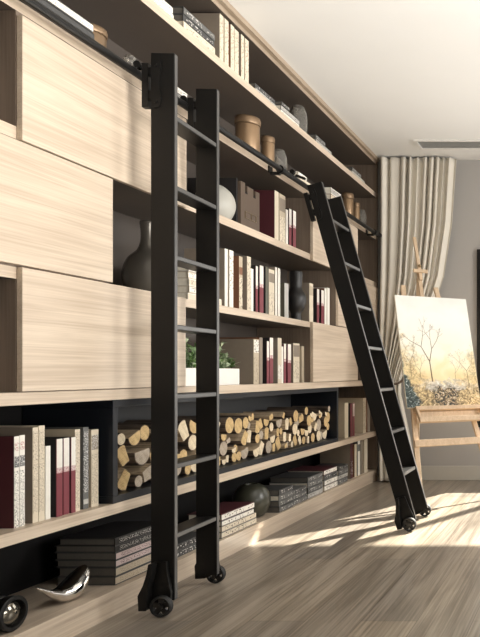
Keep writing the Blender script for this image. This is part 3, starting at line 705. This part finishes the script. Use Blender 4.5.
for k in range(NZ+1):
    z = .012 + (2.765-.012)*(1-k/NZ)
    xr = interp(RIGHT, z); xl = -1.752
    sq = (xr-xl)/(.647)
    row = []
    for i in range(NS+1):
        s = i/NS
        u = s*(.8+.2*s) + .02*math.sin(2*PI*2.3*s+1)
        w = math.sin(2*PI*10.5*u + 1.1*math.sin(2*PI*1.7*s)); w = math.copysign(abs(w)**.8, w)
        amp = .033*(.72+.28*math.sin(2*PI*3.1*s+.6))
        x = xl + (xr-xl)*s + .008*math.cos(2*PI*11*u)*sq
        y = amp*w + .004*math.sin(2*PI*17*u+z*1.2)
        # gather at the tie
        row.append(bm.verts.new((x, min(.085, y*(1 if sq > .5 else .8)), z)))
    grid.append(row)
for k in range(NZ):
    for i in range(NS): bm.faces.new((grid[k][i], grid[k][i+1], grid[k+1][i+1], grid[k+1][i]))
o = obj('drape', bm, cloth(), cu, smooth=True)
md = o.modifiers.new('t', 'SOLIDIFY'); md.thickness = .003
bm = B(); tube(bm, [(-1.755, .04, .90), (-1.74, -.052, .86), (-1.66, -.060, .83), (-1.585, -.050, .84), (-1.56, 0, .86), (-1.565, .06, .89)], .010, 8)
obj('tieback', bm, plain('brown_cord', (.10, .07, .05), .8), cu, smooth=True)

# ------------------------------------------------------------------ easel and painting
TH_, LN = math.radians(32), math.radians(20)
wv = Vector((math.cos(TH_), math.sin(TH_), 0)); uv = Vector((-math.sin(TH_)*math.sin(LN), math.cos(TH_)*math.sin(LN), math.cos(LN))); nv = wv.cross(uv)  # nv towards viewer
O = Vector(((407-585)/F*4.9, 4.9, EYE - 35/F*4.9))
ez = thing('easel', 'pale wooden artist easel in front of the curtain and grey wall', 'easel', (O.x+.25, O.y+.1, 0))
ME = Matrix(((wv.x, uv.x, nv.x, O.x), (wv.y, uv.y, nv.y, O.y), (wv.z, uv.z, nv.z, O.z), (0, 0, 0, 1)))
inv = Matrix.Translation((-(O.x+.25), -(O.y+.1), 0)) @ ME
def EP(u, v_, n=0): return inv @ Vector((u, v_, n))
WC, HC = .575, .90
vf = -(O.z)/uv.z     # v at the floor
def ebar(name, a, b_, w, t):
    bm = B(); bar(bm, EP(*a), EP(*b_), w, t, (inv.to_3x3() @ Vector((1, 0, 0)))); return obj(name, bm, PINE, ez, bevel=.002)
N0 = -.034
ebar('front_leg', (.035, vf+.012, N0), (.085, 1.0, N0), .036, .022)
ebar('front_leg', (.605, vf+.012, N0), (.345, 1.0, N0), .036, .022)
ebar('mast', (.245, -.02, N0-.024), (.232, 1.16, N0-.024), .030, .022)
ebar('mast_extension', (.236, 1.06, N0), (.222, 1.44, N0), .026, .018)
bm = B(); bar(bm, EP(.03, -.265, N0+.024), EP(.56, -.265, N0+.024), .05, .02, (inv.to_3x3() @ Vector((0, 1, 0))))
obj('crossbar', bm, PINE, ez, bevel=.002)
bm = B(); bar(bm, EP(.175, 1.13, N0+.018), EP(.29, 1.13, N0+.018), .028, .016, (inv.to_3x3() @ Vector((0, 1, 0)))); lathe_c = EP(.232, 1.175, N0+.02)
obj('clamp', bm, PINE, ez, bevel=.002)
bm = B(); bmesh.ops.create_uvsphere(bm, u_segments=12, v_segments=8, radius=.013, matrix=Matrix.Translation(lathe_c)); obj('knob', bm, plain('brass_knob', (.3, .22, .12), .35, .8), ez, smooth=True)
# tray: upper ledge, lower front lip and slanting cheeks
bm = B()
def q(bm, u0, u1, v0, v1, n0, n1): box(bm, u0, u1, v0, v1, n0, n1, 0, inv)
q(bm, .05, .57, -.032, -.002, N0+.012, .05)
obj('tray', bm, PINE, ez, bevel=.002)
bm = B(); q(bm, .055, .60, -.135, -.098, .072, .096); obj('tray_lip', bm, PINE, ez, bevel=.002)
bm = B(); q(bm, .06, .555, -.120, -.036, .004, .014)
obj('tray_front', bm, PINE, ez)
bm = B(); bar(bm, EP(.06, -.02, .03), EP(.065, -.115, .075), .016, .03, (inv.to_3x3() @ Vector((1, 0, 0)))); bar(bm, EP(.55, -.02, .03), EP(.56, -.115, .075), .016, .03, (inv.to_3x3() @ Vector((1, 0, 0)))); obj('tray_cheeks', bm, PINE, ez)
a = EP(.236, 1.10, N0-.05); b_ = Vector((a.x-.08, a.y+.27, .004)); bm = B(); bar(bm, b_, a, .032, .022); obj('rear_leg', bm, PINE, ez, bevel=.002)

def paint_mat():
    m, nt, b = newmat('oil_painting'); N = nt.nodes.new; L = nt.links.new
    tc = N('ShaderNodeTexCoord'); sp = N('ShaderNodeSeparateXYZ'); L(tc.outputs['Object'], sp.inputs[0])
    def M(op, a, b2=None, c=None):
        n = N('ShaderNodeMath'); n.operation = op
        for i, v_ in enumerate((a, b2, c)):
            if v_ is None: continue
            if isinstance(v_, (int, float)): n.inputs[i].default_value = v_
            else: L(v_, n.inputs[i])
        return n.outputs[0]
    def noise(sc, det=4, dist=0):
        n = N('ShaderNodeTexNoise'); n.inputs['Scale'].default_value = sc; n.inputs['Detail'].default_value = det; n.inputs['Distortion'].default_value = dist; L(tc.outputs['Object'], n.inputs['Vector']); return n.outputs['Fac']
    def ramp(f, stops):
        r = N('ShaderNodeValToRGB'); e = r.color_ramp.elements
        e[0].position, e[0].color = stops[0][0], stops[0][1] + (1,); e[1].position, e[1].color = stops[-1][0], stops[-1][1] + (1,)
        for p, c in stops[1:-1]: x = e.new(p); x.color = c + (1,)
        L(f, r.inputs['Fac']); return r.outputs['Color']
    def mix(f, a, b2):
        n = N('ShaderNodeMix'); n.data_type = 'RGBA'; L(f, n.inputs['Factor']); L(a, n.inputs['A']); L(b2, n.inputs['B']); return n.outputs['Result']
    def step(x, lo, hi):
        n = N('ShaderNodeMapRange'); n.interpolation_type = 'SMOOTHSTEP'; n.inputs['From Min'].default_value = lo; n.inputs['From Max'].default_value = hi; L(x, n.inputs['Value']); return n.outputs['Result']
    U, V = sp.outputs['X'], sp.outputs['Y']
    n1 = noise(7, 4, .5); n2 = noise(26, 6, 2.5); n3 = noise(16, 5, 1)
    sky = ramp(M('ADD', V, M('MULTIPLY', M('SUBTRACT', n1, .5), .35)), [(.16, (.86, .66, .33)), (.30, (.96, .86, .55)), (.44, (.97, .96, .82)), (.74, (.97, .97, .92)), (.97, (.80, .83, .79))])
    # bank of snowy undergrowth
    bank = ramp(n2, [(.42, (.03, .034, .026)), (.52, (.20, .135, .075)), (.59, (.52, .38, .20)), (.70, (.92, .89, .80))])
    edge = M('ADD', V, M('MULTIPLY', M('SUBTRACT', n3, .5), .16))
    col = mix(step(edge, .215, .165), sky, bank)
    # snowy path lighter stripe
    path = M('MULTIPLY', step(edge, .13, .16), step(edge, .22, .185))
    white = ramp(n2, [(.35, (.75, .66, .5)), (.6, (.95, .93, .88))])
    pf = M('MULTIPLY', path, step(U, .05, .12)); col = mix(M('MULTIPLY', pf, .55), col, white)
    # blue green fir at lower left, russet scrub above it
    fir = ramp(n2, [(.42, (.018, .03, .028)), (.55, (.08, .115, .105)), (.70, (.66, .71, .70))])
    d = M('ADD', M('ADD', M('MULTIPLY', U, 1.6), M('MULTIPLY', V, .62)), M('MULTIPLY', M('SUBTRACT', n3, .5), .22))
    col = mix(step(d, .23, .16), col, fir)
    scrub = ramp(n2, [(.36, (.30, .19, .08)), (.6, (.85, .66, .34))])
    d2 = M('ADD', M('ADD', M('MULTIPLY', U, 1.2), M('MULTIPLY', V, .5)), M('MULTIPLY', M('SUBTRACT', n3, .5), .35))
    col = mix(M('MULTIPLY', M('MULTIPLY', step(d2, .34, .22), step(d, .16, .23)), .75), col, scrub)
    d3 = M('ADD', M('ADD', M('MULTIPLY', M('SUBTRACT', .575, U), 1.3), M('MULTIPLY', V, .6)), M('MULTIPLY', M('SUBTRACT', n3, .5), .4))
    col = mix(M('MULTIPLY', step(d3, .33, .22), .6), col, scrub)
    L(col, b.inputs['Base Color']); b.inputs['Roughness'].default_value = .5
    return m
pa = thing('painting', 'large canvas painting of a bare tree in a golden winter wood on the easel', 'painting', tuple(O))
pa.matrix_world = ME
obj('canvas', boxes((0, WC, 0, HC, -.020, 0)), plain('canvas_edge', (.72, .68, .58), .8), pa)
obj('picture', boxes((.002, WC-.002, .002, HC-.002, .0002, .001)), paint_mat(), pa)
def tree_strokes(bm, base, hgt, seed, spread=.5, w0=.006):
    r_ = random.Random(seed)
    def br(p, ang, L_, w, dep):
        q2 = (p[0]+math.sin(ang)*L_, p[1]+math.cos(ang)*L_)
        if not (.006 < q2[0] < WC-.006 and .006 < q2[1] < HC-.006): return
        nx, ny = math.cos(ang)*w/2, -math.sin(ang)*w/2
        vs = [(p[0]-nx, p[1]-ny), (p[0]+nx, p[1]+ny), (q2[0]+nx*.7, q2[1]+ny*.7), (q2[0]-nx*.7, q2[1]-ny*.7)]
        prism(bm, vs, 'z', .0011, .0018)
        if dep == 0: return
        for k in range(2 if dep > 1 else 3):
            br(q2, ang + r_.uniform(-spread, spread) + (.25 if k == 0 else -.25), L_*r_.uniform(.55, .85), w*.62, dep-1)
    br(base, r_.uniform(-.05, .05), hgt*.32, w0, 5)
bm = B(); tree_strokes(bm, (.215, .20), .50, 3, .42, .010); obj('painted_tree', bm, plain('umber_paint', (.20, .13, .06), .6), pa, label='dark bare tree painted at the centre')
OCHRE = plain('ochre_paint', (.34, .24, .12), .6)
for (bx, by, hg, sd_, w_) in ((.50, .16, .40, 8, .005), (.06, .24, .34, 12, .005), (.13, .22, .22, 21, .004), (.40, .20, .20, 25, .003)):
    bm = B(); tree_strokes(bm, (bx, by), hg, sd_, .5, w_); obj('painted_tree', bm, OCHRE, pa, label='faint painted tree beside the central one')

# ------------------------------------------------------------------ light
wd = bpy.data.worlds.new('World'); bpy.context.scene.world = wd; wd.use_nodes = True
bg = wd.node_tree.nodes['Background']; bg.inputs[0].default_value = (.80, .88, 1.0, 1); bg.inputs[1].default_value = .30
def light(name, kind, loc, rot, energy, col, **k):
    d = bpy.data.lights.new(name, kind); d.energy = energy; d.color = col
    for a, v_ in k.items(): setattr(d, a, v_)
    o = bpy.data.objects.new(name, d); o.location = loc; o.rotation_euler = rot; C.objects.link(o); return o
sd = Vector((-.44, -.87, -.74)).normalized()
o = light('sun', 'SUN', (3, 8, 5), (0, 0, 0), 24.0, (1, .94, .82), angle=.02); o.rotation_euler = sd.to_track_quat('-Z', 'Y').to_euler()
o = light('daylight_right_window', 'AREA', (XR+.10, (RY0+RY1)/2, (RZ0+RZ1)/2), (0, 0, 0), 122, (1, .965, .91), shape='RECTANGLE', size=RY1-RY0, size_y=RZ1-RZ0, spread=math.radians(92))
o.rotation_euler = (Vector((-1.8, 2.1, 4.6)) - o.location).to_track_quat('-Z', 'Z').to_euler()
o = light('added_fill_far_right', 'AREA', (XR+.10, (QY0+QY1)/2, (RZ0+RZ1)/2), (0, 0, 0), 42, (1, .97, .93), shape='RECTANGLE', size=QY1-QY0, size_y=RZ1-RZ0, spread=math.radians(120))  # added fill lamp aimed at the painting through the extra opening
o.rotation_euler = (Vector((-1.2, 5.0, 1.7)) - o.location).to_track_quat('-Z', 'Z').to_euler()
o = light('daylight_back_window', 'AREA', ((WX0+WX1)/2, D+.14, (WZ0+WZ1)/2), (-PI/2, 0, 0), 45, (1, .96, .9), shape='RECTANGLE', size=WX1-WX0, size_y=WZ1-WZ0)

# ------------------------------------------------------------------ camera
cd = bpy.data.cameras.new('camera'); co = bpy.data.objects.new('camera', cd); C.objects.link(co)
co.location = (0, 0, EYE); co.rotation_euler = (PI/2, 0, 0)
cd.sensor_fit = 'AUTO'; cd.sensor_width = 36; cd.lens = F*36/637
cd.shift_x = -(585-240)/637; cd.shift_y = (373-318.5)/637; cd.clip_start = .05
sc = bpy.context.scene; sc.camera = co
vs = sc.view_settings; vs.view_transform = 'Standard'; vs.look = 'None'; vs.gamma = 1; vs.exposure = .22
try: vs.use_curve_mapping = False
except Exception: pass
